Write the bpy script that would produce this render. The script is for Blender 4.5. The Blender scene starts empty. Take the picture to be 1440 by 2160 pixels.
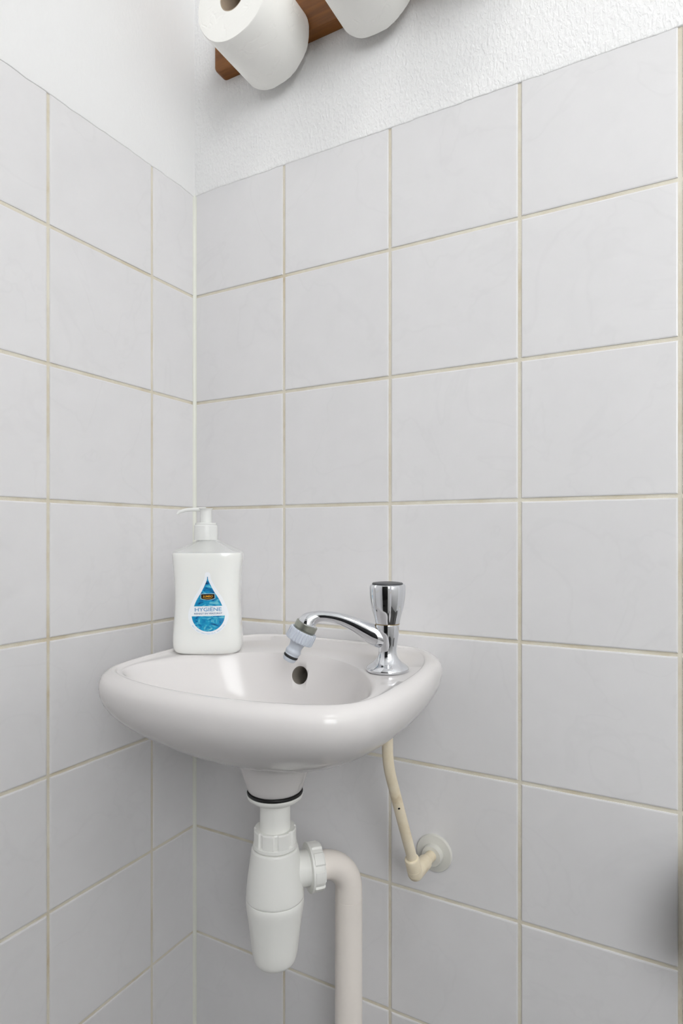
import bpy, bmesh, math, random
from mathutils import Vector, Matrix
random.seed(7)
scene = bpy.context.scene
COL = scene.collection
PI = math.pi

# ------------------------------------------------------------------ camera
FOC, CX, CY, YAW = 1294.33, 719.25, 1129.4, -0.5013
cam_d = bpy.data.cameras.new('camera')
cam = bpy.data.objects.new('camera', cam_d)
COL.objects.link(cam)
cam.location = (0.613, -0.6773, 1.0)
cam.rotation_euler = (PI / 2, 0, -YAW)
cam_d.sensor_fit = 'VERTICAL'
cam_d.sensor_height = 36.0
cam_d.lens = FOC / 2160 * 36.0
cam_d.shift_x = -(CX - 720) / 2160
cam_d.shift_y = (CY - 1080) / 2160
cam_d.clip_start = 0.01
scene.camera = cam

# ------------------------------------------------------------------ world, view
world = bpy.data.worlds.new('world')
scene.world = world
world.use_nodes = True
world.node_tree.nodes['Background'].inputs[0].default_value = (0.9, 0.95, 1.0, 1)
world.node_tree.nodes['Background'].inputs[1].default_value = 0.05
scene.view_settings.view_transform = 'Standard'
scene.view_settings.look = 'None'
scene.view_settings.gamma = 1.0
scene.view_settings.use_curve_mapping = False
scene.view_settings.exposure = 0.17
scene.cycles.max_bounces = 9
scene.cycles.diffuse_bounces = 6
scene.cycles.glossy_bounces = 4
scene.cycles.transmission_bounces = 4
scene.cycles.caustics_reflective = False
scene.cycles.caustics_refractive = False
scene.cycles.use_adaptive_sampling = True
scene.cycles.adaptive_threshold = 0.1
LAMP_STRENGTH = 13.5          # opal ceiling lamp (built further down)
ADDED_WINDOW_STRENGTH = 9.3         # glow of the unseen pane added behind the camera for front-right light


# ------------------------------------------------------------------ materials
def lin(c):
    return tuple(((v / 255) / 12.92 if v / 255 <= 0.04045 else ((v / 255 + 0.055) / 1.055) ** 2.4) for v in c)


def mat(name, rgb, rough=0.5, metal=0.0, spec=0.5, coat=0.0, sss=0.0):
    m = bpy.data.materials.new(name)
    m.use_nodes = True
    b = m.node_tree.nodes['Principled BSDF']
    b.inputs['Base Color'].default_value = (*lin(rgb), 1)
    b.inputs['Roughness'].default_value = rough
    b.inputs['Metallic'].default_value = metal
    b.inputs['Specular IOR Level'].default_value = spec
    b.inputs['Coat Weight'].default_value = coat
    b.inputs['Coat Roughness'].default_value = 0.06
    if sss:
        b.inputs['Subsurface Weight'].default_value = sss
        b.inputs['Subsurface Radius'].default_value = (0.01, 0.009, 0.008)
        b.inputs['Subsurface Scale'].default_value = 0.5
    return m


def nd(m, kind, **kw):
    n = m.node_tree.nodes.new(kind)
    for k, v in kw.items():
        setattr(n, k, v)
    return n


def ln(m, a, b):
    m.node_tree.links.new(a, b)


def bsdf(m):
    return m.node_tree.nodes['Principled BSDF']


def ramp(m, stops):
    r = nd(m, 'ShaderNodeValToRGB')
    el = r.color_ramp.elements
    while len(el) < len(stops):
        el.new(0.5)
    for e, (p, c) in zip(el, stops):
        e.position = p
        e.color = (*c, 1)
    return r


def noise(m, scale, detail=3.0, rough=0.5, dist=0.0, vec=None):
    n = nd(m, 'ShaderNodeTexNoise')
    n.inputs['Scale'].default_value = scale
    n.inputs['Detail'].default_value = detail
    n.inputs['Roughness'].default_value = rough
    n.inputs['Distortion'].default_value = dist
    if vec is not None:
        ln(m, vec, n.inputs['Vector'])
    return n


def bump(m, height, strength, distance):
    b = nd(m, 'ShaderNodeBump')
    b.inputs['Strength'].default_value = strength
    b.inputs['Distance'].default_value = distance
    ln(m, height, b.inputs['Height'])
    ln(m, b.outputs['Normal'], bsdf(m).inputs['Normal'])
    return b


def make_tile_mat():
    m = mat('glazed_tile', (222, 221, 222), 0.34, spec=0.45)
    tc = nd(m, 'ShaderNodeTexCoord')
    info = nd(m, 'ShaderNodeObjectInfo')
    add = nd(m, 'ShaderNodeVectorMath', operation='ADD')
    mul = nd(m, 'ShaderNodeVectorMath', operation='MULTIPLY')
    mul.inputs[1].default_value = (37.0, 21.0, 53.0)
    ln(m, info.outputs['Random'], mul.inputs[0])
    ln(m, tc.outputs['Object'], add.inputs[0])
    ln(m, mul.outputs[0], add.inputs[1])
    n1 = noise(m, 7.0, 4.0, 0.5, 0.8, add.outputs[0])
    # thin veins where the warped noise crosses its middle value
    sub = nd(m, 'ShaderNodeMath', operation='SUBTRACT')
    sub.inputs[1].default_value = 0.5
    ab = nd(m, 'ShaderNodeMath', operation='ABSOLUTE')
    ln(m, n1.outputs['Fac'], sub.inputs[0])
    ln(m, sub.outputs[0], ab.inputs[0])
    vein = ramp(m, [(0.0, (0.978, 0.978, 0.978)), (0.016, (1, 1, 1))])
    ln(m, ab.outputs[0], vein.inputs[0])
    n2 = noise(m, 24.0, 4.0, 0.6, 0.3, add.outputs[0])
    cl = ramp(m, [(0.3, lin((221, 220, 221))), (0.7, lin((224, 223, 224)))])
    ln(m, n2.outputs['Fac'], cl.inputs[0])
    mx = nd(m, 'ShaderNodeMixRGB', blend_type='MULTIPLY')
    mx.inputs[0].default_value = 1.0
    ln(m, cl.outputs[0], mx.inputs[1])
    ln(m, vein.outputs[0], mx.inputs[2])
    # small tone change from tile to tile
    hv = nd(m, 'ShaderNodeHueSaturation')
    mr = nd(m, 'ShaderNodeMapRange')
    mr.inputs['To Min'].default_value = 0.985
    mr.inputs['To Max'].default_value = 1.015
    ln(m, info.outputs['Random'], mr.inputs['Value'])
    ln(m, mr.outputs[0], hv.inputs['Value'])
    ln(m, mx.outputs[0], hv.inputs['Color'])
    ln(m, hv.outputs[0], bsdf(m).inputs['Base Color'])
    return m


def make_grout_mat():
    m = mat('grout', (214, 208, 192), 0.9, spec=0.2)
    tc = nd(m, 'ShaderNodeTexCoord')
    n = noise(m, 16.0, 5.0, 0.6, 0.0, tc.outputs['Object'])
    r = ramp(m, [(0.30, lin((226, 222, 209))), (0.50, lin((216, 210, 195))), (0.66, lin((207, 197, 175))), (0.82, lin((176, 152, 116)))])
    ln(m, n.outputs['Fac'], r.inputs[0])
    ln(m, r.outputs[0], bsdf(m).inputs['Base Color'])
    n2 = noise(m, 700.0, 2.0, 0.6, 0.0, tc.outputs['Object'])
    bump(m, n2.outputs['Fac'], 0.6, 0.0006)
    return m


def make_plaster_mat(name, rgb, scale, strength, dist):
    m = mat(name, rgb, 0.75, spec=0.25)
    tc = nd(m, 'ShaderNodeTexCoord')
    mp = nd(m, 'ShaderNodeMapping')
    mp.inputs['Scale'].default_value = (1.5, 1.5, 0.75)
    mp.inputs['Rotation'].default_value = (0, 0.45, 0)
    ln(m, tc.outputs['Object'], mp.inputs['Vector'])
    n = noise(m, scale, 2.5, 0.5, 0.6, mp.outputs[0])
    r = ramp(m, [(0.40, (0, 0, 0)), (0.66, (1, 1, 1))])
    ln(m, n.outputs['Fac'], r.inputs[0])
    bump(m, r.outputs[0], strength, dist)
    return m


def make_emit(name, rgb, s):
    m = bpy.data.materials.new(name)
    m.use_nodes = True
    nt = m.node_tree
    nt.nodes.clear()
    e = nt.nodes.new('ShaderNodeEmission')
    e.inputs[0].default_value = (*rgb, 1)
    e.inputs[1].default_value = s
    o = nt.nodes.new('ShaderNodeOutputMaterial')
    nt.links.new(e.outputs[0], o.inputs[0])
    return m


def make_paper_mat():
    m = mat('tissue_paper', (248, 247, 243), 0.95, spec=0.1)
    tc = nd(m, 'ShaderNodeTexCoord')
    v = nd(m, 'ShaderNodeTexVoronoi', feature='DISTANCE_TO_EDGE')
    v.inputs['Scale'].default_value = 46.0
    wv = noise(m, 30.0, 2.0, 0.5, 0.0, tc.outputs['Object'])
    mx = nd(m, 'ShaderNodeMixRGB')
    mx.inputs[0].default_value = 0.06
    ln(m, tc.outputs['Object'], mx.inputs[1])
    ln(m, wv.outputs['Color'], mx.inputs[2])
    ln(m, mx.outputs[0], v.inputs['Vector'])
    r = ramp(m, [(0.0, (0, 0, 0)), (0.10, (1, 1, 1))])
    ln(m, v.outputs['Distance'], r.inputs[0])
    gate = noise(m, 34.0, 1.0, 0.5, 0.0, tc.outputs['Object'])
    g = ramp(m, [(0.50, (1, 1, 1)), (0.60, (0, 0, 0))])
    ln(m, gate.outputs['Fac'], g.inputs[0])
    mm = nd(m, 'ShaderNodeMath', operation='MAXIMUM')
    ln(m, r.outputs[0], mm.inputs[0])
    ln(m, g.outputs[0], mm.inputs[1])
    bump(m, mm.outputs[0], 0.35, 0.0008)
    return m


def make_wood_mat():
    m = mat('stained_wood', (150, 92, 46), 0.42, spec=0.4)
    tc = nd(m, 'ShaderNodeTexCoord')
    mp = nd(m, 'ShaderNodeMapping')
    mp.inputs['Scale'].default_value = (3.0, 40.0, 40.0)
    ln(m, tc.outputs['Object'], mp.inputs['Vector'])
    n = noise(m, 2.5, 5.0, 0.6, 0.8, mp.outputs[0])
    r = ramp(m, [(0.3, lin((114, 66, 20))), (0.7, lin((144, 90, 34)))])
    ln(m, n.outputs['Fac'], r.inputs[0])
    ln(m, r.outputs[0], bsdf(m).inputs['Base Color'])
    return m


def make_cream_mat():
    m = mat('cream_paint', (226, 212, 182), 0.4, spec=0.4)
    tc = nd(m, 'ShaderNodeTexCoord')
    n = noise(m, 45.0, 4.0, 0.6, 0.4, tc.outputs['Object'])
    r = ramp(m, [(0.3, lin((235, 225, 203))), (0.62, lin((226, 213, 186))), (0.8, lin((198, 178, 142)))])
    ln(m, n.outputs['Fac'], r.inputs[0])
    ln(m, r.outputs[0], bsdf(m).inputs['Base Color'])
    bump(m, n.outputs['Fac'], 0.3, 0.0006)
    return m


def make_water_print():
    m = mat('water_print', (40, 150, 190), 0.3, spec=0.5)
    tc = nd(m, 'ShaderNodeTexCoord')
    mp = nd(m, 'ShaderNodeMapping')
    mp.inputs['Scale'].default_value = (70.0, 70.0, 150.0)
    ln(m, tc.outputs['Object'], mp.inputs['Vector'])
    n = noise(m, 1.0, 3.0, 0.55, 1.8, mp.outputs[0])
    r = ramp(m, [(0.30, lin((8, 60, 104))), (0.40, lin((14, 118, 176))), (0.54, lin((32, 158, 198))), (0.66, lin((130, 206, 216))), (0.74, lin((24, 132, 184)))])
    ln(m, n.outputs['Fac'], r.inputs[0])
    ln(m, r.outputs[0], bsdf(m).inputs['Base Color'])
    return m


def make_clear_plastic(name, tint, body, gloss_rough=0.12):
    """thin, slightly milky plastic: see-through mixed with a little white body and gloss"""
    m = bpy.data.materials.new(name)
    m.use_nodes = True
    nt = m.node_tree
    b = nt.nodes['Principled BSDF']
    b.inputs['Base Color'].default_value = (*lin(tint), 1)
    b.inputs['Roughness'].default_value = gloss_rough
    t = nt.nodes.new('ShaderNodeBsdfTransparent')
    t.inputs[0].default_value = (0.97, 0.97, 0.97, 1)
    mx = nt.nodes.new('ShaderNodeMixShader')
    mx.inputs[0].default_value = body
    nt.links.new(t.outputs[0], mx.inputs[1])
    nt.links.new(b.outputs[0], mx.inputs[2])
    nt.links.new(mx.outputs[0], nt.nodes['Material Output'].inputs[0])
    return m


M = {
    'tile': make_tile_mat(),
    'grout': make_grout_mat(),
    'plaster_rough': make_plaster_mat('stippled_plaster', (237, 237, 237), 190.0, 0.45, 0.0012),
    'plaster_smooth': make_plaster_mat('smooth_plaster', (232, 232, 232), 150.0, 0.12, 0.0008),
    'silicone': mat('silicone', (226, 227, 218), 0.4),
    'ceramic': mat('glazed_ceramic', (221, 218, 217), 0.13, spec=0.32),
    'hole': mat('overflow_inside', (120, 114, 106), 0.8),  # unglazed inside, coloured darker to deepen the shade in the hole
    'chrome': mat('chrome', (226, 228, 232), 0.05, metal=1.0),
    'nickel': mat('worn_nickel', (160, 162, 152), 0.32, metal=0.85),
    'capdark': mat('dark_cap', (66, 67, 70), 0.4),
    'adapter': mat('grey_plastic', (196, 202, 212), 0.42),
    'rubber': mat('black_rubber', (18, 18, 18), 0.45),
    'trap': mat('white_plastic', (240, 240, 236), 0.32, spec=0.4),
    'ivory': mat('ivory_pipe', (238, 231, 224), 0.38, spec=0.4),
    'cream': make_cream_mat(),
    'rosette': mat('rosette_plastic', (212, 211, 204), 0.4),
    'soap': mat('white_soap', (240, 241, 238), 0.14, spec=0.5, coat=0.3, sss=0.15),
    'clear': make_clear_plastic('clear_shoulder', (238, 239, 238), 0.30),
    'milky': make_clear_plastic('milky_pump', (244, 245, 243), 0.72, 0.2),
    'label': mat('sticker_white', (240, 243, 247), 0.35),
    'water': make_water_print(),
    'logo_black': mat('logo_black', (16, 12, 8), 0.4),
    'logo_gold': mat('logo_gold', (240, 176, 40), 0.4),
    'logo_edge': mat('logo_edge', (190, 226, 236), 0.4),
    'blue_ink': mat('blue_ink', (104, 156, 198), 0.4),
    'navy_ink': mat('navy_ink', (50, 100, 146), 0.4),
    'pale_ink': mat('pale_ink', (176, 200, 222), 0.4),
    'paper': make_paper_mat(),
    'card': mat('cardboard', (176, 160, 142), 0.9, spec=0.1),
    'wood': make_wood_mat(),
    'floor': mat('floor_tile', (66, 64, 62), 0.4),
    'ceiling': mat('ceiling_paint', (238, 238, 238), 0.85),
    'wall_far': mat('painted_wall', (230, 229, 227), 0.6),
    'hall': mat('hall_shade', (26, 24, 23), 0.8),  # near-black colour stands in for the hall's lack of light
    'frame': mat('frame_paint', (232, 231, 228), 0.4),
    'holder': mat('dark_holder', (58, 56, 54), 0.4),
    'lamp': make_emit('opal_lamp', (1.0, 0.985, 0.96), LAMP_STRENGTH),
    'pane_glow': make_emit('added_daylight', (0.97, 0.99, 1.0), ADDED_WINDOW_STRENGTH),
}


# ------------------------------------------------------------------ helpers
def link(o, parent=None):
    COL.objects.link(o)
    if parent is not None:
        o.parent = parent
    return o


def mesh_obj(name, verts, faces, material, parent=None, smooth=True, angle=40, loc=None):
    me = bpy.data.meshes.new(name)
    me.from_pydata([tuple(v) for v in verts], [], faces)
    bm = bmesh.new()
    bm.from_mesh(me)
    bmesh.ops.remove_doubles(bm, verts=bm.verts, dist=1e-6)
    bmesh.ops.recalc_face_normals(bm, faces=bm.faces)
    return bm_obj(name, bm, material, parent, smooth, angle, loc, me)


def bm_obj(name, bm, material, parent=None, smooth=True, angle=40, loc=None, me=None):
    me = me or bpy.data.meshes.new(name)
    if smooth:
        lim = math.radians(angle)
        for f in bm.faces:
            f.smooth = True
        for e in bm.edges:
            if len(e.link_faces) == 2 and e.calc_face_angle(0) > lim:
                e.smooth = False
    bm.to_mesh(me)
    bm.free()
    me.materials.clear()
    me.materials.append(material)
    o = bpy.data.objects.new(name, me)
    link(o, parent)
    if loc is not None:
        o.location = loc
    return o


def empty(name, loc, rz=0.0):
    o = bpy.data.objects.new(name, None)
    o.empty_display_size = 0.02
    link(o)
    o.location = loc
    o.rotation_euler = (0, 0, rz)
    return o


def tag(o, label=None, cat=None, group=None, kind=None):
    if label:
        o['label'] = label
    if cat:
        o['category'] = cat
    if group:
        o['group'] = group
    if kind:
        o['kind'] = kind
    return o


def box_data(x0, x1, y0, y1, z0, z1):
    v = [(x0, y0, z0), (x1, y0, z0), (x1, y1, z0), (x0, y1, z0), (x0, y0, z1), (x1, y0, z1), (x1, y1, z1), (x0, y1, z1)]
    f = [(0, 3, 2, 1), (4, 5, 6, 7), (0, 1, 5, 4), (1, 2, 6, 5), (2, 3, 7, 6), (3, 0, 4, 7)]
    return v, f


def box(name, x0, x1, y0, y1, z0, z1, material, parent=None, bevel=0.0, seg=2):
    bm = bmesh.new()
    v, f = box_data(x0, x1, y0, y1, z0, z1)
    vs = [bm.verts.new(p) for p in v]
    for q in f:
        bm.faces.new([vs[i] for i in q])
    if bevel:
        bmesh.ops.bevel(bm, geom=list(bm.edges), offset=bevel, segments=seg, affect='EDGES', profile=0.5)
    return bm_obj(name, bm, material, parent, smooth=bool(bevel), angle=50)


def loft(rings, close_start=True, close_end=True, cyc=True):
    """rings: lists of equally many points -> verts, faces"""
    n = len(rings[0])
    V, F = [], []
    for r in rings:
        V += [tuple(p) for p in r]
    for i in range(len(rings) - 1):
        a, b = i * n, (i + 1) * n
        for j in range(n if cyc else n - 1):
            k = (j + 1) % n
            F.append((a + j, a + k, b + k, b + j))
    if close_start:
        F.append(tuple(range(n))[::-1])
    if close_end:
        F.append(tuple(range((len(rings) - 1) * n, len(rings) * n)))
    return V, F


def frame_from(d):
    d = Vector(d).normalized()
    u = Vector((0, 0, 1)).cross(d)
    if u.length < 1e-4:
        u = Vector((1, 0, 0))
    u.normalize()
    return u, d.cross(u), d


def lathe(profile, origin=(0, 0, 0), axis=(0, 0, 1), n=48, rfun=None, close=True):
    """profile: (radius, height along axis)"""
    u, w, d = frame_from(axis)
    O = Vector(origin)
    rings = []
    for r, h in profile:
        ring = []
        for j in range(n):
            a = 2 * PI * j / n
            rr = r * (rfun(a, h) if rfun else 1)
            ring.append(O + d * h + (u * math.cos(a) + w * math.sin(a)) * rr)
        rings.append(ring)
    return loft(rings, close, close)


def smooth_path(pts, per=8):
    """Catmull-Rom through points of any dimension"""
    P = [tuple(p) for p in pts]
    P = [tuple(2 * a - b for a, b in zip(P[0], P[1]))] + P + [tuple(2 * a - b for a, b in zip(P[-1], P[-2]))]
    out = []
    for i in range(1, len(P) - 2):
        for s in range(per):
            t = s / per
            out.append(tuple(0.5 * (2 * b + (c - a) * t + (2 * a - 5 * b + 4 * c - d) * t * t + (3 * b - a - 3 * c + d) * t ** 3)
                             for a, b, c, d in zip(P[i - 1], P[i], P[i + 1], P[i + 2])))
    out.append(P[-2])
    return out


def tube(path, radii, n=24, close=True):
    pts = [Vector(p[:3]) for p in path]
    if not hasattr(radii, '__len__'):
        radii = [radii] * len(pts)
    tang = []
    for i in range(len(pts)):
        a, b = pts[max(0, i - 1)], pts[min(len(pts) - 1, i + 1)]
        tang.append((b - a).normalized())
    u, w, _ = frame_from(tang[0])
    rings = []
    for i, p in enumerate(pts):
        if i:
            q = tang[i - 1].rotation_difference(tang[i])
            u = q @ u
        u = (u - tang[i] * u.dot(tang[i])).normalized()
        w = tang[i].cross(u)
        rings.append([p + (u * math.cos(2 * PI * j / n) + w * math.sin(2 * PI * j / n)) * radii[i] for j in range(n)])
    return loft(rings, close, close)


def closed_spline(ctrl, n):
    """periodic Catmull-Rom, resampled to n points evenly by arc length"""
    m = len(ctrl)
    dense = []
    for i in range(m):
        a, b, c, d = ctrl[(i - 1) % m], ctrl[i], ctrl[(i + 1) % m], ctrl[(i + 2) % m]
        for s in range(24):
            t = s / 24
            dense.append(tuple(0.5 * (2 * q + (r - p) * t + (2 * p - 5 * q + 4 * r - s_) * t * t + (3 * q - p - 3 * r + s_) * t ** 3)
                               for p, q, r, s_ in zip(a, b, c, d)))
    return dense


def by_angle(dense, centre, n):
    """radius of a star-shaped contour in n directions round the centre"""
    out = []
    for j in range(n):
        a = 2 * PI * j / n
        dx, dy = math.cos(a), math.sin(a)
        best = 0
        for i in range(len(dense)):
            x0, y0 = dense[i][0] - centre[0], dense[i][1] - centre[1]
            x1, y1 = dense[(i + 1) % len(dense)][0] - centre[0], dense[(i + 1) % len(dense)][1] - centre[1]
            ex, ey = x1 - x0, y1 - y0
            den = dx * ey - dy * ex
            if abs(den) < 1e-12:
                continue
            t = (x0 * ey - y0 * ex) / den
            s = (x0 * dy - y0 * dx) / den
            if t > 0 and -1e-6 <= s <= 1 + 1e-6:
                best = max(best, t)
        out.append(best)
    return out


def lerp_table(tab, z):
    if z <= tab[0][0]:
        return tab[0][1:]
    for a, b in zip(tab, tab[1:]):
        if z <= b[0]:
            t = (z - a[0]) / (b[0] - a[0])
            return tuple(p + (q - p) * t for p, q in zip(a[1:], b[1:]))
    return tab[-1][1:]


# ------------------------------------------------------------------ the room
PITCH = 0.1527
GROUT_W = 0.0037
RECESS = 0.0013
ROW_Z = [1.4914, 1.3447, 1.1909, 1.0385, 0.8842, 0.7317, 0.5799, 0.4274, 0.2747, 0.122, 0.0]
COL_X = [0.0, 0.155, 0.3086, 0.4626, 0.6153, 0.7680, 0.9207, 1.0734, 1.2261, 1.3788, 1.5315, 1.6842, 1.8369, 1.9]
COL_Y = [0.0, 0.0815, 0.2352, 0.3879, 0.5406, 0.6933, 0.8460, 0.9987, 1.1514, 1.3041, 1.4568, 1.50]
ROOM_X, ROOM_Y, CEIL = 1.90, -1.50, 2.45

floor = tag(box('floor', -0.1, ROOM_X + 0.1, -3.0, 0.1, -0.06, 0.0, M['floor']), kind='structure')
ceiling = tag(box('ceiling', -0.1, ROOM_X + 0.1, -3.1, 0.1, CEIL, CEIL + 0.06, M['ceiling']), kind='structure')
wall_right = tag(box('wall_right', 0.0, ROOM_X + 0.1, RECESS, 0.1, 0.0, CEIL, M['grout']), kind='structure')
wall_left = tag(box('wall_left', -0.1, -RECESS, ROOM_Y - 0.1, 0.1, 0.0, CEIL, M['grout']), kind='structure')

TILE_CACHE = {}


def tile_mesh(w, h):
    key = (round(w, 4), round(h, 4))
    if key not in TILE_CACHE:
        bm = bmesh.new()
        v, f = box_data(-w / 2, w / 2, 0.0, 0.007, -h / 2, h / 2)
        vs = [bm.verts.new(p) for p in v]
        for q in f:
            bm.faces.new([vs[i] for i in q])
        ed = [e for e in bm.edges if all(abs(p.co.y) < 1e-6 for p in e.verts)]
        bmesh.ops.bevel(bm, geom=ed, offset=0.0016, segments=2, affect='EDGES', profile=0.6)
        me = bpy.data.meshes.new('tile')
        bm.to_mesh(me)
        bm.free()
        me.materials.append(M['tile'])
        TILE_CACHE[key] = me
    return TILE_CACHE[key]


def tile_up(parent, cols, place, rz, c_gap):
    for i in range(len(cols) - 1):
        a = cols[i] + (c_gap if i == 0 else GROUT_W / 2)
        b = cols[i + 1] - GROUT_W / 2
        for k in range(len(ROW_Z) - 1):
            z1 = ROW_Z[k] - (0 if k == 0 else GROUT_W / 2) + (0.003 if k == 0 else 0)
            z0 = ROW_Z[k + 1] + GROUT_W / 2
            o = bpy.data.objects.new('tile', tile_mesh(b - a, z1 - z0))
            link(o, parent)
            o.location = place((a + b) / 2, random.uniform(-1.5e-4, 1.5e-4), (z0 + z1) / 2)
            o.rotation_euler = (random.uniform(-0.0016, 0.0016), 0, rz + random.uniform(-0.0016, 0.0016))


tile_up(wall_right, COL_X, lambda c, d, z: (c, d, z), 0.0, 0.0025)
tile_up(wall_left, COL_Y, lambda c, d, z: (-d, -c, z), PI / 2, 0.0025)


def plaster_slab(name, parent, length, to_world, material, seed):
    """paint-edged plaster above the tiles: lower edge slightly wavy, rolled over the tiles"""
    rnd = random.Random(seed)
    n = 160
    ph = [rnd.uniform(0, 6.28) for _ in range(6)]
    rings = []
    prof = [(0.006, 0.0), (-0.0002, 0.0), (-0.0006, 0.0006), (-0.0008, 0.0018), (-0.0008, 0.006)]
    for d, h in prof:
        ring = []
        for i in range(n + 1):
            c = length * i / n
            w = sum(math.sin(c * f + p) for f, p in zip((31, 67, 120, 210, 340, 520), ph)) * 0.00022
            if c < 0.03:
                w -= 0.0022 * (1 - c / 0.03)
            ring.append(to_world(c, d, ROW_Z[0] + h + w))
        rings.append(ring)
    rings.append([to_world(length * i / n, -0.0008, CEIL) for i in range(n + 1)])
    rings.append([to_world(length * i / n, 0.006, CEIL) for i in range(n + 1)])
    V, F = loft(rings, False, False, cyc=False)
    return mesh_obj(name, V, F, material, parent, True, 60)


plaster_slab('plaster', wall_right, ROOM_X, lambda c, d, z: (c, d, z), M['plaster_rough'], 3)
plaster_slab('plaster', wall_left, -ROOM_Y, lambda c, d, z: (-d, -c, z), M['plaster_smooth'], 5)

# silicone joint in the corner
sv = []
for z in (0.0, ROW_Z[0] + 0.001):
    for a in range(7):
        t = a / 6 * PI / 2
        sv.append((0.0046 - 0.0046 * math.sin(t) * 0.86 - 0.0006, -0.0046 + 0.0046 * math.cos(t) * 0.86 + 0.0006, z))
    sv.append((-0.001, 0.001, z))
sf = [tuple(range(8)), tuple(range(15, 7, -1))] + [(i, (i + 1) % 8, 8 + (i + 1) % 8, 8 + i) for i in range(8)]
tag(mesh_obj('trim_1', sv, sf, M['silicone'], None, True, 50), kind='structure')

# walls behind the camera with the open doorway and a hall coloured near-black in place of darkness
DOOR_X0, DOOR_X1, DOOR_H = 0.06, 1.06, 2.10
WIN_X0, WIN_X1, WIN_Z0, WIN_Z1 = 1.12, 1.85, 1.12, 2.22
wall_opposite = tag(box('wall_opposite', ROOM_X, ROOM_X + 0.1, ROOM_Y - 0.1, 0.0, 0.0, CEIL, M['wall_far']), kind='structure')
wv, wf = [], []
for (x0, x1, z0, z1) in ((0.0, DOOR_X0, 0, CEIL), (DOOR_X1, WIN_X0, 0, CEIL), (WIN_X1, ROOM_X, 0, CEIL), (DOOR_X0, DOOR_X1, DOOR_H, CEIL), (WIN_X0, WIN_X1, 0, WIN_Z0), (WIN_X0, WIN_X1, WIN_Z1, CEIL)):
    v, f = box_data(x0, x1, ROOM_Y - 0.1, ROOM_Y, z0, z1)
    wf += [tuple(i + len(wv) for i in q) for q in f]
    wv += v
tag(mesh_obj('wall_rear', wv, wf, M['wall_far'], None, False), kind='structure')
fv, ff = [], []
for (x0, x1, z0, z1) in ((DOOR_X1, DOOR_X1 + 0.05, 0, DOOR_H + 0.05), (DOOR_X0, DOOR_X1, DOOR_H, DOOR_H + 0.05)):
    v, f = box_data(x0, x1, ROOM_Y, ROOM_Y + 0.015, z0, z1)
    ff += [tuple(i + len(fv) for i in q) for q in f]
    fv += v
tag(mesh_obj('trim_2', fv, ff, M['frame'], None, False), kind='structure')
added_window = tag(empty('added_window_1', ((WIN_X0 + WIN_X1) / 2, ROOM_Y, WIN_Z0)), kind='structure')  # unseen, added and sized to supply the light from front right
ww, wh = (WIN_X1 - WIN_X0) / 2, WIN_Z1 - WIN_Z0
box('pane', -ww + 0.03, ww - 0.03, -0.045, -0.040, 0.03, wh - 0.03, M['pane_glow'], added_window)
for q in ((-ww, -ww + 0.04, 0, wh), (ww - 0.04, ww, 0, wh), (-ww + 0.04, ww - 0.04, 0, 0.04), (-ww + 0.04, ww - 0.04, wh - 0.04, wh)):
    box('added_window_frame', q[0], q[1], -0.06, -0.02, q[2], q[3], M['frame'], added_window)
tag(box('wall_hall_left', -0.1, -0.0, -3.0, ROOM_Y - 0.1, 0.0, CEIL, M['hall']), kind='structure')
tag(box('wall_hall_right', ROOM_X, ROOM_X + 0.1, -3.0, ROOM_Y - 0.1, 0.0, CEIL, M['hall']), kind='structure')
tag(box('wall_hall', -0.1, ROOM_X + 0.1, -3.1, -3.0, 0.0, CEIL, M['hall']), kind='structure')


# ------------------------------------------------------------------ ceiling lamp (out of frame, lights the room)
def ceiling_lamp(loc, r, glow, label):
    t = tag(empty('ceiling_lamp', loc), label, 'lamp')
    V, F = lathe([(r * 1.04, -0.02), (r * 1.04, 0.0)], n=40)
    mesh_obj('lamp_base', V, F, M['frame'], t)
    V, F = lathe([(0.001, -0.085), (r * 0.45, -0.078), (r * 0.78, -0.06), (r * 0.97, -0.035), (r, -0.02)], n=40)
    mesh_obj('lamp_shade', V, F, glow, t)
    return t


ceiling_lamp((1.00, -0.90, CEIL), 0.16, M['lamp'], 'round opal ceiling lamp above the washbasin room')

# ------------------------------------------------------------------ washbasin
BX = 0.2412                                  # middle of the basin along the wall
DRAIN = (0.238, -0.139)
RIM_Z = 0.867
NR = 160


def mir(pts):
    """half contour from back middle to front middle, right side -> full closed control list"""
    left = [(-x, y) for x, y in reversed(pts) if abs(x) > 1e-6]
    return [(BX + x, y) for x, y in pts + left]


outer = mir([(0, -0.0005), (0.06, -0.0005), (0.098, -0.0008), (0.122, -0.006), (0.140, -0.022), (0.153, -0.045), (0.1605, -0.080), (0.1655, -0.12), (0.167, -0.165),
             (0.164, -0.210), (0.1525, -0.2415), (0.124, -0.265), (0.07, -0.279), (0, -0.284)])
lip_in = mir([(0, -0.010), (0.06, -0.010), (0.086, -0.0115), (0.104, -0.018), (0.119, -0.032), (0.131, -0.053), (0.142, -0.085), (0.147, -0.12), (0.148, -0.165),
              (0.146, -0.207), (0.135, -0.2335), (0.108, -0.2495), (0.06, -0.262), (0, -0.267)])
bowl = mir([(0, -0.083), (0.025, -0.085), (0.052, -0.094), (0.078, -0.110), (0.100, -0.130), (0.119, -0.155), (0.132, -0.182), (0.138, -0.207),
            (0.129, -0.2300), (0.104, -0.2460), (0.058, -0.258), (0, -0.263)])
C0 = (BX, -0.150)
outer = [(BX + (x - BX) * 0.978, y) for x, y in outer]
RO = by_angle(closed_spline(outer, NR), C0, NR)
RL = by_angle(closed_spline(lip_in, NR), C0, NR)
RB = by_angle(closed_spline(bowl, NR), C0, NR)


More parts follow.
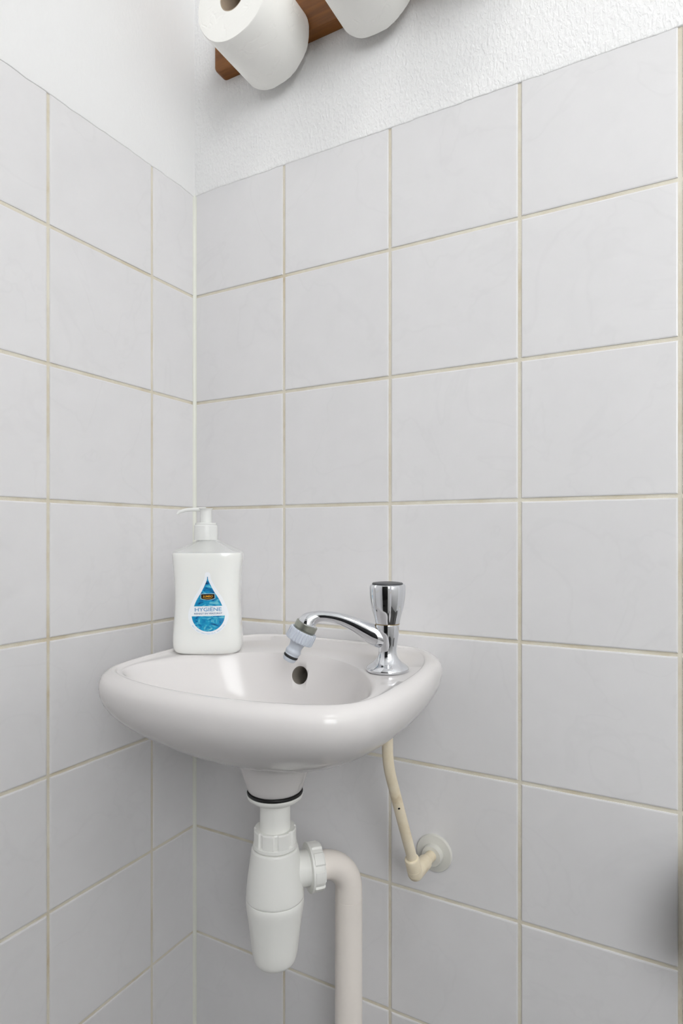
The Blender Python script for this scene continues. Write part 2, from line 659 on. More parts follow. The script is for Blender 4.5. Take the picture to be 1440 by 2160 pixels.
def ring(rad, z, centre=C0):
    return [(centre[0] + rad[j] * math.cos(2 * PI * j / NR), centre[1] + rad[j] * math.sin(2 * PI * j / NR), z(j) if callable(z) else z) for j in range(NR)]


def circ(r, z, c=DRAIN):
    return [(c[0] + r * math.cos(2 * PI * j / NR), c[1] + r * math.sin(2 * PI * j / NR), z) for j in range(NR)]


def mixr(a, b, t):
    return [tuple(p + (q - p) * t for p, q in zip(u, v)) for u, v in zip(a, b)]


rings = []
# conical outlet boss, from its open foot upward
rings += [circ(0.018, 0.7305), circ(0.0275, 0.7305), circ(0.0292, 0.7325), circ(0.0312, 0.738), circ(0.0345, 0.748), circ(0.0372, 0.758), circ(0.0390, 0.7665)]
boss = circ(0.0430, 0.7685)
rim_low = ring(RO, 0.851)
NU = 16
for i in range(NU + 1):
    a = PI / 2 * (1 - i / NU)               # 90 deg at the boss, 0 at the belly of the rim
    s = 1 - math.cos(a) ** 1.7
    zz = 0.851 - (0.851 - 0.7685) * math.sin(a) ** 1.0
    R = [tuple(p) for p in mixr(rim_low, boss, s)]
    rings.append([(x, y, zz) for x, y, _ in R])
for f_, z_ in ((0.02, 0.8560), (0.08, 0.8592), (0.20, 0.8624), (0.38, 0.8649), (0.58, 0.8664), (0.76, 0.8669), (0.88, 0.8666), (0.96, 0.8656)):
    rings.append([(x, y, z_) for x, y, _ in mixr(ring(RO, 0), ring(RL, 0), f_)])
rings.append(ring(RL, 0.8646))
deck = ring(RL, 0)
edge = ring(RB, 0)
for t in (0.3, 0.6, 0.85):
    rings.append([(x, y, 0.8640) for x, y, _ in mixr(deck, edge, t)])
rings.append(ring(RB, 0.8630))
for s, z in ((0.985, 0.8608), (0.965, 0.8565), (0.935, 0.848), (0.88, 0.836), (0.83, 0.8245), (0.76, 0.8135), (0.66, 0.803), (0.54, 0.795), (0.42, 0.7895), (0.30, 0.786), (0.2, 0.784)):
    rings.append([(x, y, z) for x, y, _ in mixr(ring([0.0] * NR, 0, DRAIN), edge, s)])
rings += [circ(0.0205, 0.7835), circ(0.018, 0.780)]
# the whole top falls slightly towards the front
rings = [[(x, y, z + (0.0036 + 0.0315 * y) * max(0.0, min(1.0, (z - 0.775) / 0.075))) for x, y, z in r] for r in rings]
V, F = loft(rings, False, False)
# close the outlet bore so that the body is one solid shell
n_last = (len(rings) - 1) * NR
F += [(n_last + j, n_last + (j + 1) % NR, (j + 1) % NR, j) for j in range(NR)]

washbasin = tag(empty('washbasin', (BX, -0.0005, 0.7305)), 'white ceramic hand basin fixed to the tiled wall near the corner', 'washbasin')


def local(o, root):
    """keep world placement when a mesh built in world coordinates becomes a child of an unrotated root"""
    o.matrix_parent_inverse = Matrix.Translation(root.location).inverted()
    return o


basin = local(mesh_obj('basin', V, F, M['ceramic'], washbasin, True, 55), washbasin)
# overflow hole cut into the rear of the bowl
OV = Vector((0.237, -0.0925, 0.8425))
od = Vector((0.0, 0.93, -0.30)).normalized()
V, F = lathe([(0.0102, -0.02), (0.0102, 0.022), (0.0102, 0.028)], OV, od, 40)
cut = mesh_obj('overflow_cutter', V, F, M['hole'], None)
basin.data.materials.append(M['hole'])
cut.data.materials.clear()
cut.data.materials.append(M['ceramic'])
cut.data.materials.append(M['hole'])
for p in cut.data.polygons:
    p.material_index = 1
mod = basin.modifiers.new('cut', 'BOOLEAN')
mod.operation = 'DIFFERENCE'
mod.solver = 'EXACT'
mod.object = cut
mod.material_mode = 'INDEX'
bpy.context.view_layer.update()
dg = bpy.context.evaluated_depsgraph_get()
newme = bpy.data.meshes.new_from_object(basin.evaluated_get(dg))
basin.modifiers.clear()
basin.data = newme
newme.name = 'basin'
bpy.data.objects.remove(cut)

# ------------------------------------------------------------------ tap
TAP = Vector((0.357, -0.113, 0.8636))
HX, HY = -0.914, -0.406                       # direction in which the spout reaches over the bowl
tap_rz = math.atan2(HY, HX)
tap = tag(empty('tap', TAP, tap_rz), 'chrome pillar tap with fluted knob and curved spout on the basin', 'tap')
prof = smooth_path([(0.0205, 0.0), (0.0214, 0.0012), (0.0213, 0.0035), (0.0185, 0.0062), (0.0142, 0.0092), (0.0108, 0.0135), (0.0092, 0.0185), (0.0092, 0.024), (0.0103, 0.031),
                    (0.0114, 0.038), (0.0118, 0.0455), (0.0117, 0.0472)], 4)
V, F = lathe([(0.02, -0.0001)] + prof + [(0.011, 0.0475)], n=56)
mesh_obj('tap_body', V, F, M['chrome'], tap)
# spout, in the local x-z plane
sp = smooth_path([(0.000, 0, 0.0310, 0.0088), (0.009, 0, 0.0340, 0.0108), (0.019, 0, 0.0390, 0.0098), (0.033, 0, 0.0462, 0.0077), (0.047, 0, 0.0515, 0.0062), (0.060, 0, 0.0540, 0.0054),
                  (0.069, 0, 0.0542, 0.0056), (0.0752, 0, 0.0523, 0.0072), (0.0795, 0, 0.0495, 0.0092), (0.0820, 0, 0.0455, 0.0102)], 6)
V, F = tube(sp, [p[3] for p in sp], 32)
mesh_obj('spout', V, F, M['chrome'], tap)
TILT = math.radians(27)
AX = Vector((math.sin(TILT), 0, -math.cos(TILT)))   # outlet axis in tap coordinates
END = Vector((0.0812, 0, 0.0470))
V, F = lathe([(0.0100, 0.0), (0.0115, 0.0006), (0.0115, 0.0062), (0.0105, 0.0068), (0.0105, 0.0085)], END, AX, 72,
             rfun=lambda a, h: 1 + (0.012 if math.sin(a * 36) > 0 and 0.0005 < h < 0.0065 else 0))
tag(mesh_obj('outlet_collar', V, F, M['nickel'], tap, True, 25), 'dull grey ribbed metal collar')


# knob: four recessed panels between wider lobes
def knob_r(a, h):
    q = (a + math.radians(62) - tap_rz * 0) % (PI / 2)
    d = abs(q - PI / 4)
    edge_a = math.radians(27)
    rec = 0.085 * max(0.0, min(1.0, (edge_a + 0.03 - d) / 0.06))
    return 1 - rec * max(0.0, min(1.0, (h - 0.047) / 0.022))


kprof = [(0.0117, 0.0478)] + smooth_path([(0.0121, 0.0480), (0.0137, 0.0540), (0.0158, 0.0610), (0.0174, 0.0690), (0.0183, 0.0770), (0.0185, 0.0845)], 4) + [(0.0181, 0.0862), (0.0168, 0.0872), (0.013, 0.0874)]
V, F = lathe(kprof, n=144, rfun=knob_r)
mesh_obj('knob', V, F, M['chrome'], tap, True, 30)
V, F = lathe([(0.0152, 0.0868), (0.0156, 0.0878), (0.0150, 0.0888), (0.0110, 0.0894), (0.0055, 0.0897), (0.0005, 0.0898)], n=48)
tag(mesh_obj('knob_cap', V, F, M['capdark'], tap), 'dark grey round cap')
V, F = lathe([(0.0112, 0.0470), (0.0122, 0.0472), (0.0122, 0.0480), (0.0112, 0.0482)], n=48)
mesh_obj('knob_ring', V, F, mat('brass', (150, 128, 84), 0.3, metal=0.8), tap)

# hose adapter screwed onto the outlet
tm = Matrix.Translation(TAP) @ Matrix.Rotation(tap_rz, 4, 'Z')
AO = tm @ (END + AX * 0.0078)
AD = (tm.to_3x3() @ AX).normalized()
adapter = tag(empty('hose_adapter', AO), 'light grey plastic hose adapter screwed onto the tap outlet', 'adapter')
NRIB = 28


def rib(a, h):
    return 1 + 0.028 * (1 if math.sin(a * NRIB) > -0.2 else -1)


V, F = lathe([(0.0108, 0.0008), (0.0125, 0.0), (0.0137, 0.0006), (0.0141, 0.0016), (0.0143, 0.0112), (0.0138, 0.0122), (0.0095, 0.0124)], (0, 0, 0), AD, 168, rfun=rib)
mesh_obj('ribbed_nut', V, F, M['adapter'], adapter, True, 20)
nip = smooth_path([(0.0094, 0.01200), (0.0084, 0.01383), (0.0072, 0.01712), (0.0069, 0.02054), (0.0075, 0.02237), (0.0081, 0.02383), (0.0079, 0.02566), (0.0074, 0.02664), (0.0074, 0.02810)], 3)
V, F = lathe(nip + [(0.0071, 0.02835), (0.0064, 0.02859), (0.0064, 0.03103), (0.0071, 0.03128), (0.0071, 0.03274), (0.0060, 0.03494), (0.0045, 0.03518), (0.0045, 0.02176)], (0, 0, 0), AD, 40)
mesh_obj('nipple', V, F, M['adapter'], adapter)
u, w, d = frame_from(AD)
tv, tf = [], []
for i in range(40):
    a = 2 * PI * i / 40
    e = u * math.cos(a) + w * math.sin(a)
    for j in range(10):
        b = 2 * PI * j / 10
        tv.append(d * (0.02981 + 0.0013 * math.sin(b)) + e * (0.0066 + 0.0012 * math.cos(b)))
for i in range(40):
    for j in range(10):
        tf.append((i * 10 + j, i * 10 + (j + 1) % 10, ((i + 1) % 40) * 10 + (j + 1) % 10, ((i + 1) % 40) * 10 + j))
tag(mesh_obj('seal_ring', tv, tf, M['rubber'], adapter), 'black rubber ring')

# ------------------------------------------------------------------ bottle trap
trap = tag(empty('bottle_trap', (DRAIN[0], DRAIN[1], 0.5455)), 'white plastic bottle trap hanging below the washbasin', 'drain trap')


def tl(profile):
    """world heights -> local profile"""
    return [(r, z - 0.5455) for r, z in profile]


V, F = lathe(tl([(0.0165, 0.7275), (0.0292, 0.7275), (0.0297, 0.7290), (0.0292, 0.7304), (0.0165, 0.7304)]), n=56)
tag(mesh_obj('gasket', V, F, M['rubber'], trap), 'black rubber gasket')
V, F = lathe(tl([(0.0295, 0.7274), (0.0299, 0.7262), (0.0290, 0.7235), (0.0250, 0.7205), (0.0190, 0.7185), (0.0161, 0.7178), (0.0161, 0.66)]), n=56)
mesh_obj('tailpiece', V, F, M['trap'], trap)


def lug(nl, amt, ph=0.0):
    def f(a, h):
        q = ((a + ph) / (2 * PI) * nl) % 1.0
        return 1 + amt * (1 if q < 0.72 else 0)
    return f


V, F = lathe(tl([(0.0163, 0.6895), (0.0200, 0.6905), (0.0208, 0.6890), (0.0210, 0.6745)]), n=96, rfun=lug(8, 0.075))
nut = mesh_obj('inlet_nut', V, F, M['trap'], trap, True, 25)
V, F = lathe(tl([(0.0208, 0.6760), (0.0231, 0.6745), (0.0233, 0.6715), (0.0225, 0.6705)]), n=72)
mesh_obj('nut_collar', V, F, M['trap'], nut)
V, F = lathe(tl([(0.018, 0.6702), (0.0236, 0.6700)] + smooth_path([(0.0248, 0.6688), (0.0256, 0.6640), (0.0270, 0.6530), (0.0288, 0.6400), (0.0302, 0.6260), (0.0307, 0.6185)], 4) + [(0.0303, 0.6178)]), n=64)
mesh_obj('trap_body', V, F, M['trap'], trap)
V, F = lathe(tl([(0.0304, 0.6174), (0.0308, 0.6166)] + smooth_path([(0.0307, 0.6110), (0.0301, 0.6060), (0.0284, 0.5950), (0.0268, 0.5820), (0.0252, 0.5690), (0.0240, 0.5595), (0.0215, 0.5505), (0.0160, 0.5462), (0.0080, 0.5452), (0.0004, 0.5450)], 4)), n=64)
mesh_obj('trap_cup', V, F, M['trap'], trap)
# side outlet towards the wall
PIPE = Vector((0.2935, -0.077))
TD = Vector((PIPE.x - DRAIN[0], PIPE.y - DRAIN[1], 0))
PL = TD.length
TD.normalize()
OZ = 0.6405
SO = Vector((0, 0, OZ - 0.5455))
V, F = lathe([(0.0180, 0.012), (0.0180, 0.040)], SO, TD, 48)
mesh_obj('side_outlet', V, F, M['trap'], trap)
V, F = lathe([(0.0200, 0.0385), (0.0228, 0.0388), (0.0232, 0.0405), (0.0230, 0.0485), (0.0219, 0.0502), (0.0160, 0.0508)], SO, TD, 96, rfun=lug(8, 0.075, 0.25))
onut = mesh_obj('outlet_nut', V, F, M['trap'], trap, True, 25)
V, F = lathe([(0.0190, 0.0358), (0.0250, 0.0360), (0.0254, 0.0370), (0.0250, 0.0384), (0.0190, 0.0386)], SO, TD, 72)
mesh_obj('nut_collar', V, F, M['trap'], onut)

# waste pipe: bends down along the wall
pp = []
BR = 0.0300
start = Vector((DRAIN[0], DRAIN[1], OZ))
pp.append(start + TD * 0.0509)
pp.append(start + TD * 0.0515)
for i in range(1, 13):
    a = PI / 2 * i / 12
    pp.append(start + TD * (PL - BR + BR * math.sin(a)) + Vector((0, 0, -BR * (1 - math.cos(a)))))
pp.append(Vector((PIPE.x, PIPE.y, OZ - BR - 0.012)))
pp.append(Vector((PIPE.x, PIPE.y, 0.30)))
pp.append(Vector((PIPE.x, PIPE.y, 0.0)))
waste = tag(empty('drain_pipe', (PIPE.x, PIPE.y, 0.0)), 'ivory plastic waste pipe bending down from the trap along the wall', 'pipe')
V, F = tube(pp[:15], 0.0150, 32)
local(mesh_obj('elbow', V, F, M['ivory'], waste), waste)
V, F = tube([pp[14] + Vector((0, 0, 0.0005)), pp[15], pp[16]], 0.01515, 32)
local(mesh_obj('pipe', V, F, M['ivory'], waste), waste)

# ------------------------------------------------------------------ water supply pipe and its wall plate
RX, RZ = 0.3656, 0.632
supply = tag(empty('supply_pipe', (RX, 0.0, RZ)), 'thin cream painted water pipe running up to the tap', 'pipe')
EL = Vector((0.3656, -0.060, 0.637))
from mathutils.bvhtree import BVHTree
tree = BVHTree.FromPolygons([v.co.copy() for v in basin.data.vertices], [tuple(p.vertices) for p in basin.data.polygons])
hit = tree.ray_cast(Vector((0.357, -0.113, 0.70)), Vector((0, 0, 1)))[0]
sp = smooth_path([(0.357, -0.113, hit.z - 0.0003), (0.357, -0.113, 0.790), (0.3571, -0.1125, 0.778), (0.3577, -0.1085, 0.760), (0.3597, -0.0960, 0.728), (0.3625, -0.0800, 0.688), tuple(EL + Vector((0, -0.0005, 0.004)))], 6)
V, F = tube(sp, 0.0056, 20)
local(mesh_obj('pipe', V, F, M['cream'], supply), supply)
dirp = (Vector((0.3597, -0.0960, 0.728)) - EL).normalized()
V, F = lathe([(0.0066, 0.0), (0.0078, 0.001), (0.0080, 0.003), (0.0080, 0.0185), (0.0074, 0.0200), (0.0060, 0.0204)], EL, dirp, 32)
fit = local(mesh_obj('elbow_fitting', V, F, M['cream'], supply), supply)
ep = [EL + dirp * 0.006, EL + dirp * 0.0015, EL + Vector((0, 0.0005, -0.0005)), EL + Vector((0, 0.006, -0.0006)), EL + Vector((0, 0.016, -0.001)), Vector((RX, -0.030, RZ + 0.003))]
ep = smooth_path(ep, 5)
V, F = tube(ep, [0.0082] * (len(ep) - 1) + [0.0078], 28)
local(mesh_obj('elbow_bend', V, F, M['cream'], supply), supply)
V, F = tube([Vector((RX, -0.031, RZ + 0.003)), Vector((RX, 0.0, RZ))], 0.0062, 24)
local(mesh_obj('wall_stub', V, F, M['cream'], supply), supply)
# small dark spot where the paint has chipped
pc = min((Vector(p) for p in sp), key=lambda p: abs(p.z - 0.7215))
pv = (Vector((0.613, -0.6773, 1.0)) - pc).normalized()
pv = (pv - dirp * pv.dot(dirp)).normalized()
V, F = lathe([(0.0003, -0.0004), (0.0012, -0.0002), (0.0012, 0.0001), (0.0004, 0.0003)], pc + pv * 0.0056, pv, 14)
tag(local(mesh_obj('paint_chip', V, F, M['rubber'], supply), supply), 'small dark chip in the cream paint')
rosette = tag(empty('pipe_rosette', (RX, 0.0, RZ)), 'round off-white wall plate where the cream pipe enters the tiles', 'pipe cover')
V, F = lathe([(0.0213, -0.0002), (0.0213, 0.0022), (0.0206, 0.0034), (0.0150, 0.0046), (0.0122, 0.0052)], (0, 0, 0), (0, -1, 0), 56)
mesh_obj('plate', V, F, M['rosette'], rosette)
V, F = lathe([(0.0124, 0.0045), (0.0120, 0.0105), (0.0112, 0.0120), (0.0084, 0.0122)], (0, 0, 0), (0, -1, 0), 48)
mesh_obj('hub', V, F, M['rosette'], rosette)
# ------------------------------------------------------------------ soap bottle
BOT = Vector((0.129, -0.119, 0.8637))
bottle = tag(empty('soap_bottle', BOT, math.radians(31)), 'white pump soap bottle with a blue drop label on the basin', 'soap bottle')
TAB = [(0.0, 0.0340, 0.0185), (0.0012, 0.0362, 0.0205), (0.0035, 0.0382, 0.0222), (0.008, 0.0395, 0.0236), (0.0167, 0.0399, 0.0242), (0.0280, 0.0391, 0.0242), (0.0395, 0.0382, 0.0240), (0.0617, 0.0374, 0.0237),
       (0.080, 0.0379, 0.0238), (0.098, 0.0391, 0.0241), (0.109, 0.0402, 0.0243), (0.1135, 0.0404, 0.0242), (0.1162, 0.0400, 0.0238)]
SH = [(0.1162, 0.0400, 0.0238), (0.1182, 0.0385, 0.0228), (0.1205, 0.0345, 0.0212), (0.1235, 0.0280, 0.0185), (0.1265, 0.0212, 0.0160), (0.1295, 0.0152, 0.0136), (0.1310, 0.0128, 0.0126)]
EXP = 3.4


def sup(a, b, z, n=72, e=EXP):
    out = []
    for j in range(n):
        t = 2 * PI * j / n
        c, s = math.cos(t), math.sin(t)
        out.append((a * math.copysign(abs(c) ** (2 / e), c), b * math.copysign(abs(s) ** (2 / e), s), z))
    return out


V, F = loft([sup(a, b, z) for z, a, b in smooth_path(TAB, 3)])
mesh_obj('bottle_body', V, F, M['soap'], bottle, True, 70)
shr = []
SHS = smooth_path(SH, 3)
for i, (z, a, b) in enumerate(SHS):
    shr.append(sup(a, b, z, 72, EXP + (2.0 - EXP) * i / (len(SHS) - 1)))
V, F = loft(shr, False, False)
tag(mesh_obj('bottle_shoulder', V, F, M['clear'], bottle, True, 70), 'clear empty shoulder above the white soap')
PX = -0.0028
V, F = lathe([(0.0088, 0.1160), (0.0088, 0.1305), (0.0075, 0.1310)], (PX, 0, 0), n=32)
mesh_obj('pump_housing', V, F, M['milky'], bottle)
V, F = lathe([(0.0137, 0.1308), (0.0139, 0.1320), (0.0136, 0.1470), (0.0133, 0.1482), (0.0122, 0.1490), (0.0126, 0.1496), (0.0120, 0.1510), (0.0060, 0.1514)], (PX, 0, 0), n=48)
mesh_obj('pump_collar', V, F, M['milky'], bottle)
V, F = lathe([(0.0068, 0.1500), (0.0068, 0.1640), (0.0072, 0.1668), (0.0084, 0.1680), (0.0020, 0.1684)], (PX, 0, 0), n=36)
mesh_obj('pump_stem', V, F, M['milky'], bottle)
# nozzle: leaves the stem top to the side, tip bent down
nz = smooth_path([(0.0, 0, 0.1668), (-0.010, 0, 0.1669), (-0.020, 0, 0.1664), (-0.027, 0, 0.1650), (-0.0315, 0, 0.1632), (-0.0328, 0, 0.1612)], 4)
rot = Matrix.Rotation(math.radians(4), 3, 'Z')
nz = [rot @ Vector(p) * 1.0 + Vector((PX, 0, 0)) for p in nz]
V, F = tube(nz, [0.0026 - 0.0010 * i / (len(nz) - 1) for i in range(len(nz))], 16)
mesh_obj('nozzle', V, F, M['milky'], bottle)


def front(x, z, off):
    """point on the bottle's front face; the sticker sits a little off-centre and a touch askew"""
    x, z = x + 0.0040 - (z - 0.0455) * 0.018, z + x * 0.018
    a, b = lerp_table(TAB, z)
    return (x, -b * max(0.0, 1 - abs(x / a) ** EXP) ** (1 / EXP) - off, z)


LC = 0.0455                                   # height of the widest place of the drop


def drop_outline(r, top, tip, n=96):
    """closed teardrop: round foot of radius r about height LC, concave flanks up to the tip"""
    R = [(0.0, top), (tip, top - tip * 0.55), (tip * 1.25 + 0.0006, top - tip * 1.6 - 0.004)]
    R += [(r * 0.36 + tip * 0.4, LC + (top - LC) * 0.62), (r * 0.68 + tip * 0.2, LC + (top - LC) * 0.40), (r * 0.93, LC + (top - LC) * 0.15)]
    for k in range(9):
        a = -PI / 2 * k / 8
        R.append((r * math.cos(a), LC + r * math.sin(a)))
    S = smooth_path(R, 6)
    return [(max(0.0, x), z) for x, z in S]


def strip_mesh(name, half, z0, z1, off, material, parent, rows=48, cols=12):
    """fill a left-right symmetric outline between two heights as a curved sheet on the bottle face"""
    def hw(z):
        best = 0.0
        for (xa, za), (xb, zb) in zip(half, half[1:]):
            lo, hi = min(za, zb), max(za, zb)
            if lo <= z <= hi and hi - lo > 1e-9:
                t = (z - za) / (zb - za)
                best = max(best, xa + (xb - xa) * t)
        return best
    V, F = [], []
    for i in range(rows + 1):
        t = i / rows
        t = (1 - math.cos(PI * t)) / 2
        z = z0 + (z1 - z0) * t
        h = max(hw(z), 0.00005)
        for j in range(cols + 1):
            x = -h + 2 * h * j / cols
            V.append(front(x, z, off))
    for i in range(rows):
        for j in range(cols):
            a = i * (cols + 1) + j
            F.append((a, a + 1, a + cols + 2, a + cols + 1))
    o = mesh_obj(name, V, F, material, parent, True, 80)
    return o


white = drop_outline(0.0228, 0.0945, 0.0028)
blue = drop_outline(0.0186, 0.0893, 0.0004)
lab = strip_mesh('label', white, LC - 0.0228, 0.0945, 0.00015, M['label'], bottle)
lab['label'] = 'white drop-shaped sticker with a blue water picture'
strip_mesh('water_picture', blue, 0.0558, 0.0892, 0.00030, M['water'], lab)
strip_mesh('water_picture', blue, LC - 0.0186, 0.0446, 0.00030, M['water'], lab)


BOLD = [0.012]


def text_polys(txt, size):
    cu = bpy.data.curves.new('txt', 'FONT')
    cu.body = txt
    cu.size = size
    cu.offset = BOLD[0]
    cu.align_x = 'CENTER'
    cu.fill_mode = 'FRONT'
    cu.resolution_u = 3
    ob = bpy.data.objects.new('txt', cu)
    COL.objects.link(ob)
    bpy.context.view_layer.update()
    dgr = bpy.context.evaluated_depsgraph_get()
    me = bpy.data.meshes.new_from_object(ob.evaluated_get(dgr))
    vs = [tuple(v.co) for v in me.vertices]
    fs = [tuple(p.vertices) for p in me.polygons]
    bpy.data.objects.remove(ob)
    bpy.data.meshes.remove(me)
    return vs, fs


def lettering(name, txt, width, cap, z, off, material, parent, spread=1.0, fatten=0.0):
    vs, fs = text_polys(txt, 1.0)
    x0, x1 = min(v[0] for v in vs), max(v[0] for v in vs)
    hs = [v[1] for v in text_polys('H', 1.0)[0]]
    k = cap / (max(hs) - min(hs))
    kx = width / (x1 - x0)
    P = [front((v[0] - (x0 + x1) / 2) * kx, z + v[1] * k, off) for v in vs]
    return mesh_obj(name, P, fs, material, parent, False)


def arc_lettering(name, txt, radius, cap, a0, a1, off, material, parent):
    V, F = [], []
    H = text_polys('H', 1.0)[0]
    k = cap / (max(v[1] for v in H) - min(v[1] for v in H))
    n = len(txt)
    for i, c in enumerate(txt):
        if c == ' ':
            continue
        a = math.radians(a0 + (a1 - a0) * i / (n - 1))
        vs, fs = text_polys(c, 1.0)
        base = len(V)
        for x, y, _ in vs:
            rr = radius - y * k
            px = rr * math.sin(a) + x * k * math.cos(a)
            pz = LC - rr * math.cos(a) + x * k * math.sin(a)
            V.append(front(px, pz, off))
        F += [tuple(q + base for q in f) for f in fs]
    return mesh_obj(name, V, F, material, parent, False)


def plate_mesh(name, w, h, zc, sag, off, material, parent):
    V, F = [], []
    n = 12
    for j in range(n + 1):
        t = -1 + 2 * j / n
        x = w / 2 * t
        V.append(front(x, zc - h / 2 + sag * t * t, off))
        V.append(front(x, zc + h / 2 - 0.08 * sag * t * t, off))
    for j in range(n):
        F.append((2 * j, 2 * j + 2, 2 * j + 3, 2 * j + 1))
    return mesh_obj(name, V, F, material, parent, False)


plate_mesh('logo_edge', 0.0163, 0.0076, 0.0664, 0.0018, 0.00042, M['logo_edge'], lab)
plate_mesh('logo_plate', 0.0153, 0.0066, 0.0664, 0.0016, 0.00052, M['logo_black'], lab)
lettering('logo_lettering', 'JUMBO', 0.0112, 0.0021, 0.0660, 0.00064, M['logo_gold'], lab)
V, F = [], []
for j in range(13):
    t = -1 + j / 6
    V += [front(0.0050 * t, 0.0644 + 0.0005 * t * t, 0.00064), front(0.0050 * t, 0.0649 + 0.0001 * t * t, 0.00064)]
F = [(2 * j, 2 * j + 2, 2 * j + 3, 2 * j + 1) for j in range(12)]
mesh_obj('logo_swoosh', V, F, M['logo_gold'], lab, False)
lettering('brand_lettering', 'HYGI\u00cbNE', 0.0300, 0.0041, 0.0501, 0.00036, M['blue_ink'], lab)
lettering('small_lettering', 'REINIGT EN VERZORGT', 0.0315, 0.0017, 0.0466, 0.00036, M['navy_ink'], lab)
arc_lettering('curved_lettering', 'MET ANTIBACTERI\u00cbLE WERKING', 0.0218, 0.0014, -56, 56, 0.00036, M['pale_ink'], lab)

# ------------------------------------------------------------------ toilet roll rack and rolls
ROLL_X = [0.155, 0.300, 0.444]
ROLL_Z = [1.6335, 1.6455, 1.656]
ROLL_R = 0.0525
RACK_Z0 = 1.637
rack = tag(empty('roll_rack', (0.30, 0.0, RACK_Z0)), 'brown wooden rack holding toilet rolls on the plaster wall', 'roll rack')
bm = bmesh.new()
v, f = box_data(-0.248, 0.252, -0.0175, -0.0008, 0.0, 0.11)
vs = [bm.verts.new(p) for p in v]
for q in f:
    bm.faces.new([vs[i] for i in q])
ed = [e for e in bm.edges if abs(e.verts[0].co.x - e.verts[1].co.x) < 1e-6 and abs(e.verts[0].co.z - e.verts[1].co.z) < 1e-6]
bmesh.ops.bevel(bm, geom=ed, offset=0.010, segments=5, affect='EDGES', profile=0.5)
ed = [e for e in bm.edges if all(abs(p.co.y + 0.0175) < 1e-6 for p in e.verts)]
bmesh.ops.bevel(bm, geom=ed, offset=0.0018, segments=2, affect='EDGES', profile=0.5)
bm_obj('board', bm, M['wood'], rack, True, 40)
PEG_R, CORE_R = 0.0065, 0.0165
for x, rz_ in zip(ROLL_X, ROLL_Z):
    V, F = lathe([(PEG_R, 0.015), (PEG_R, 0.085), (PEG_R * 0.7, 0.087)], (x - 0.30, 0, rz_ + CORE_R - PEG_R - RACK_Z0), (0, -1, 0.0), 20)
    mesh_obj('peg', V, F, M['wood'], rack)


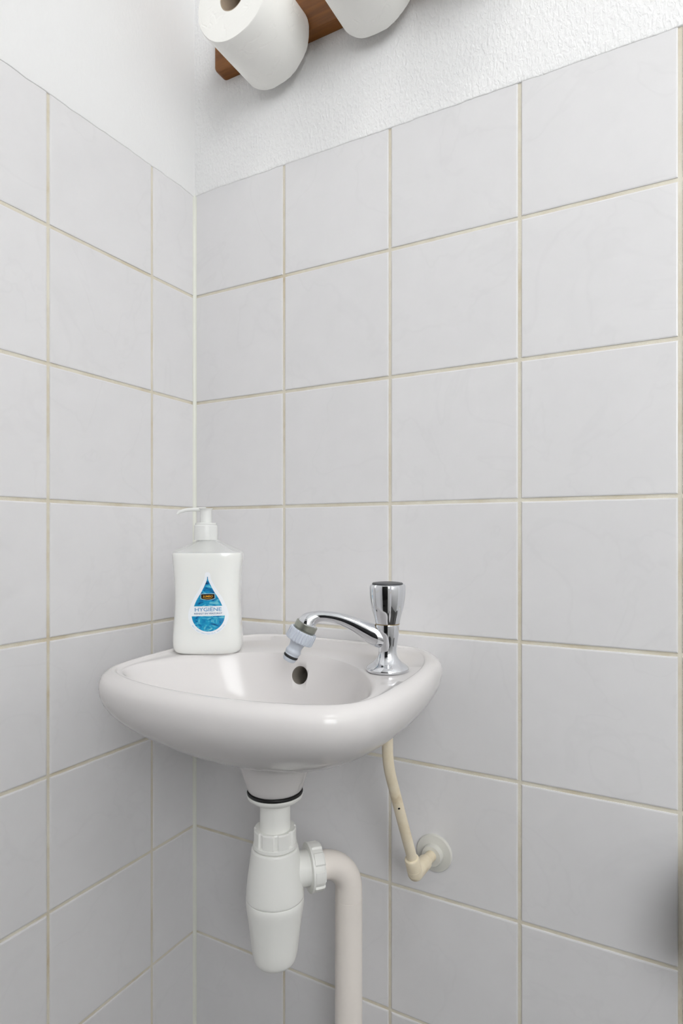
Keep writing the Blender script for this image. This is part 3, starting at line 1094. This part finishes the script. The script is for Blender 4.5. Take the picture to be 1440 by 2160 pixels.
def toilet_roll(x, z, rot, label, seed):
    rnd = random.Random(seed)
    t = tag(empty('toilet_roll', (x, -0.0185, z)), label, 'toilet roll', 'toilet rolls on the wooden rack')
    n = 96
    L = 0.0895
    ph = [rnd.uniform(0, 6.28) for _ in range(3)]

    def rad(a):
        q = ((a - rot) / (2 * PI)) % 1.0
        # the loose end of the sheet stands off by a millimetre
        step = 0.0012 * (1 - q) ** 6
        return ROLL_R - 0.0010 + step + 0.0004 * math.sin(2 * a + ph[0]) + 0.0003 * math.sin(5 * a + ph[1])

    rings = []
    for r_off, y in ((None, 0.0), (-0.0008, 0.0), (0.0, -0.0010), (0.0, -L / 2), (0.0, -L + 0.0012), (-0.0008, -L), (None, -L)):
        ring = []
        for j in range(n):
            a = 2 * PI * j / n
            wob = 0.0004 * math.sin(9 * a + ph[2]) + rnd.uniform(-0.00025, 0.00025) if r_off is not None and y > -0.003 else 0
            r = CORE_R + 0.0012 if r_off is None else rad(a) + r_off
            ring.append((r * math.cos(a), y + wob, r * math.sin(a)))
        rings.append(ring)
    V, F = loft(rings, False, False)
    k = (len(rings) - 1) * n
    F += [(k + j, k + (j + 1) % n, (j + 1) % n, j) for j in range(n)]
    mesh_obj('tissue', V, F, M['paper'], t, True, 50)
    rings = []
    for r, y in ((CORE_R, -0.0005), (CORE_R + 0.0011, -0.0005), (CORE_R + 0.0011, -L + 0.0003), (CORE_R, -L + 0.0003)):
        rings.append([(r * math.cos(2 * PI * j / 64), y, r * math.sin(2 * PI * j / 64)) for j in range(64)])
    rings.append(rings[0])
    V, F = loft(rings, False, False)
    mesh_obj('core', V, F, M['card'], t, True, 50)
    return t


toilet_roll(ROLL_X[0], ROLL_Z[0], PI * 1.05, 'white toilet roll nearest the corner, its cardboard core showing', 1)
toilet_roll(ROLL_X[1], ROLL_Z[1], PI * 0.2, 'white toilet roll second from the corner, cut by the top edge', 2)
toilet_roll(ROLL_X[2], ROLL_Z[2], PI * 0.6, 'white toilet roll third from the corner, just above the picture', 4)


# ------------------------------------------------------------------ guessed paper holder, unseen, added beyond the right edge to throw shade there
HO = Vector((0.645, 0.0, 0.580))
holder = tag(empty('unseen_holder', HO), 'grey paper holder, a guess, added unseen beyond the right edge to cast shade', 'holder')
HW = 0.13
pr = []
for i in range(13):
    a = PI / 2 * i / 12
    pr.append((-0.100 * math.sin(a), 0.105 + 0.030 * math.cos(a)))
pr += [(-0.101, 0.060), (-0.098, 0.060), (-0.097, 0.104)]
pr += [(-0.097 * math.sin(PI / 2 * i / 12), 0.103 + 0.029 * math.cos(PI / 2 * i / 12)) for i in range(11, -1, -1)]
V, F = loft([[(x, y - 0.0002, z) for y, z in pr] for x in (0.0, HW)])
mesh_obj('cover', V, F, M['holder'], holder, True, 35)
V, F = loft([[(x, y - 0.0002, z) for y, z in [(0, 0.134)] + pr[1:13] + [(-0.098, 0.06), (-0.05, 0.03), (0, 0.03)]] for x in (0.0, 0.0015)])
mesh_obj('cheek', V, F, M['holder'], holder, False)  # closed side added so that the holder blocks light
box('back_plate', 0.0, HW, -0.0015, -0.0002, 0.0, 0.134, M['holder'], holder)
V, F = tube([Vector((0.002, -0.05, 0.04)), Vector((HW - 0.004, -0.05, 0.04))], 0.004, 16)
mesh_obj('bar', V, F, M['chrome'], holder)
V, F = tube([Vector((HW - 0.005, -0.0005, 0.04)), Vector((HW - 0.005, -0.05, 0.04))], 0.004, 16)
mesh_obj('bar_arm', V, F, M['chrome'], holder)
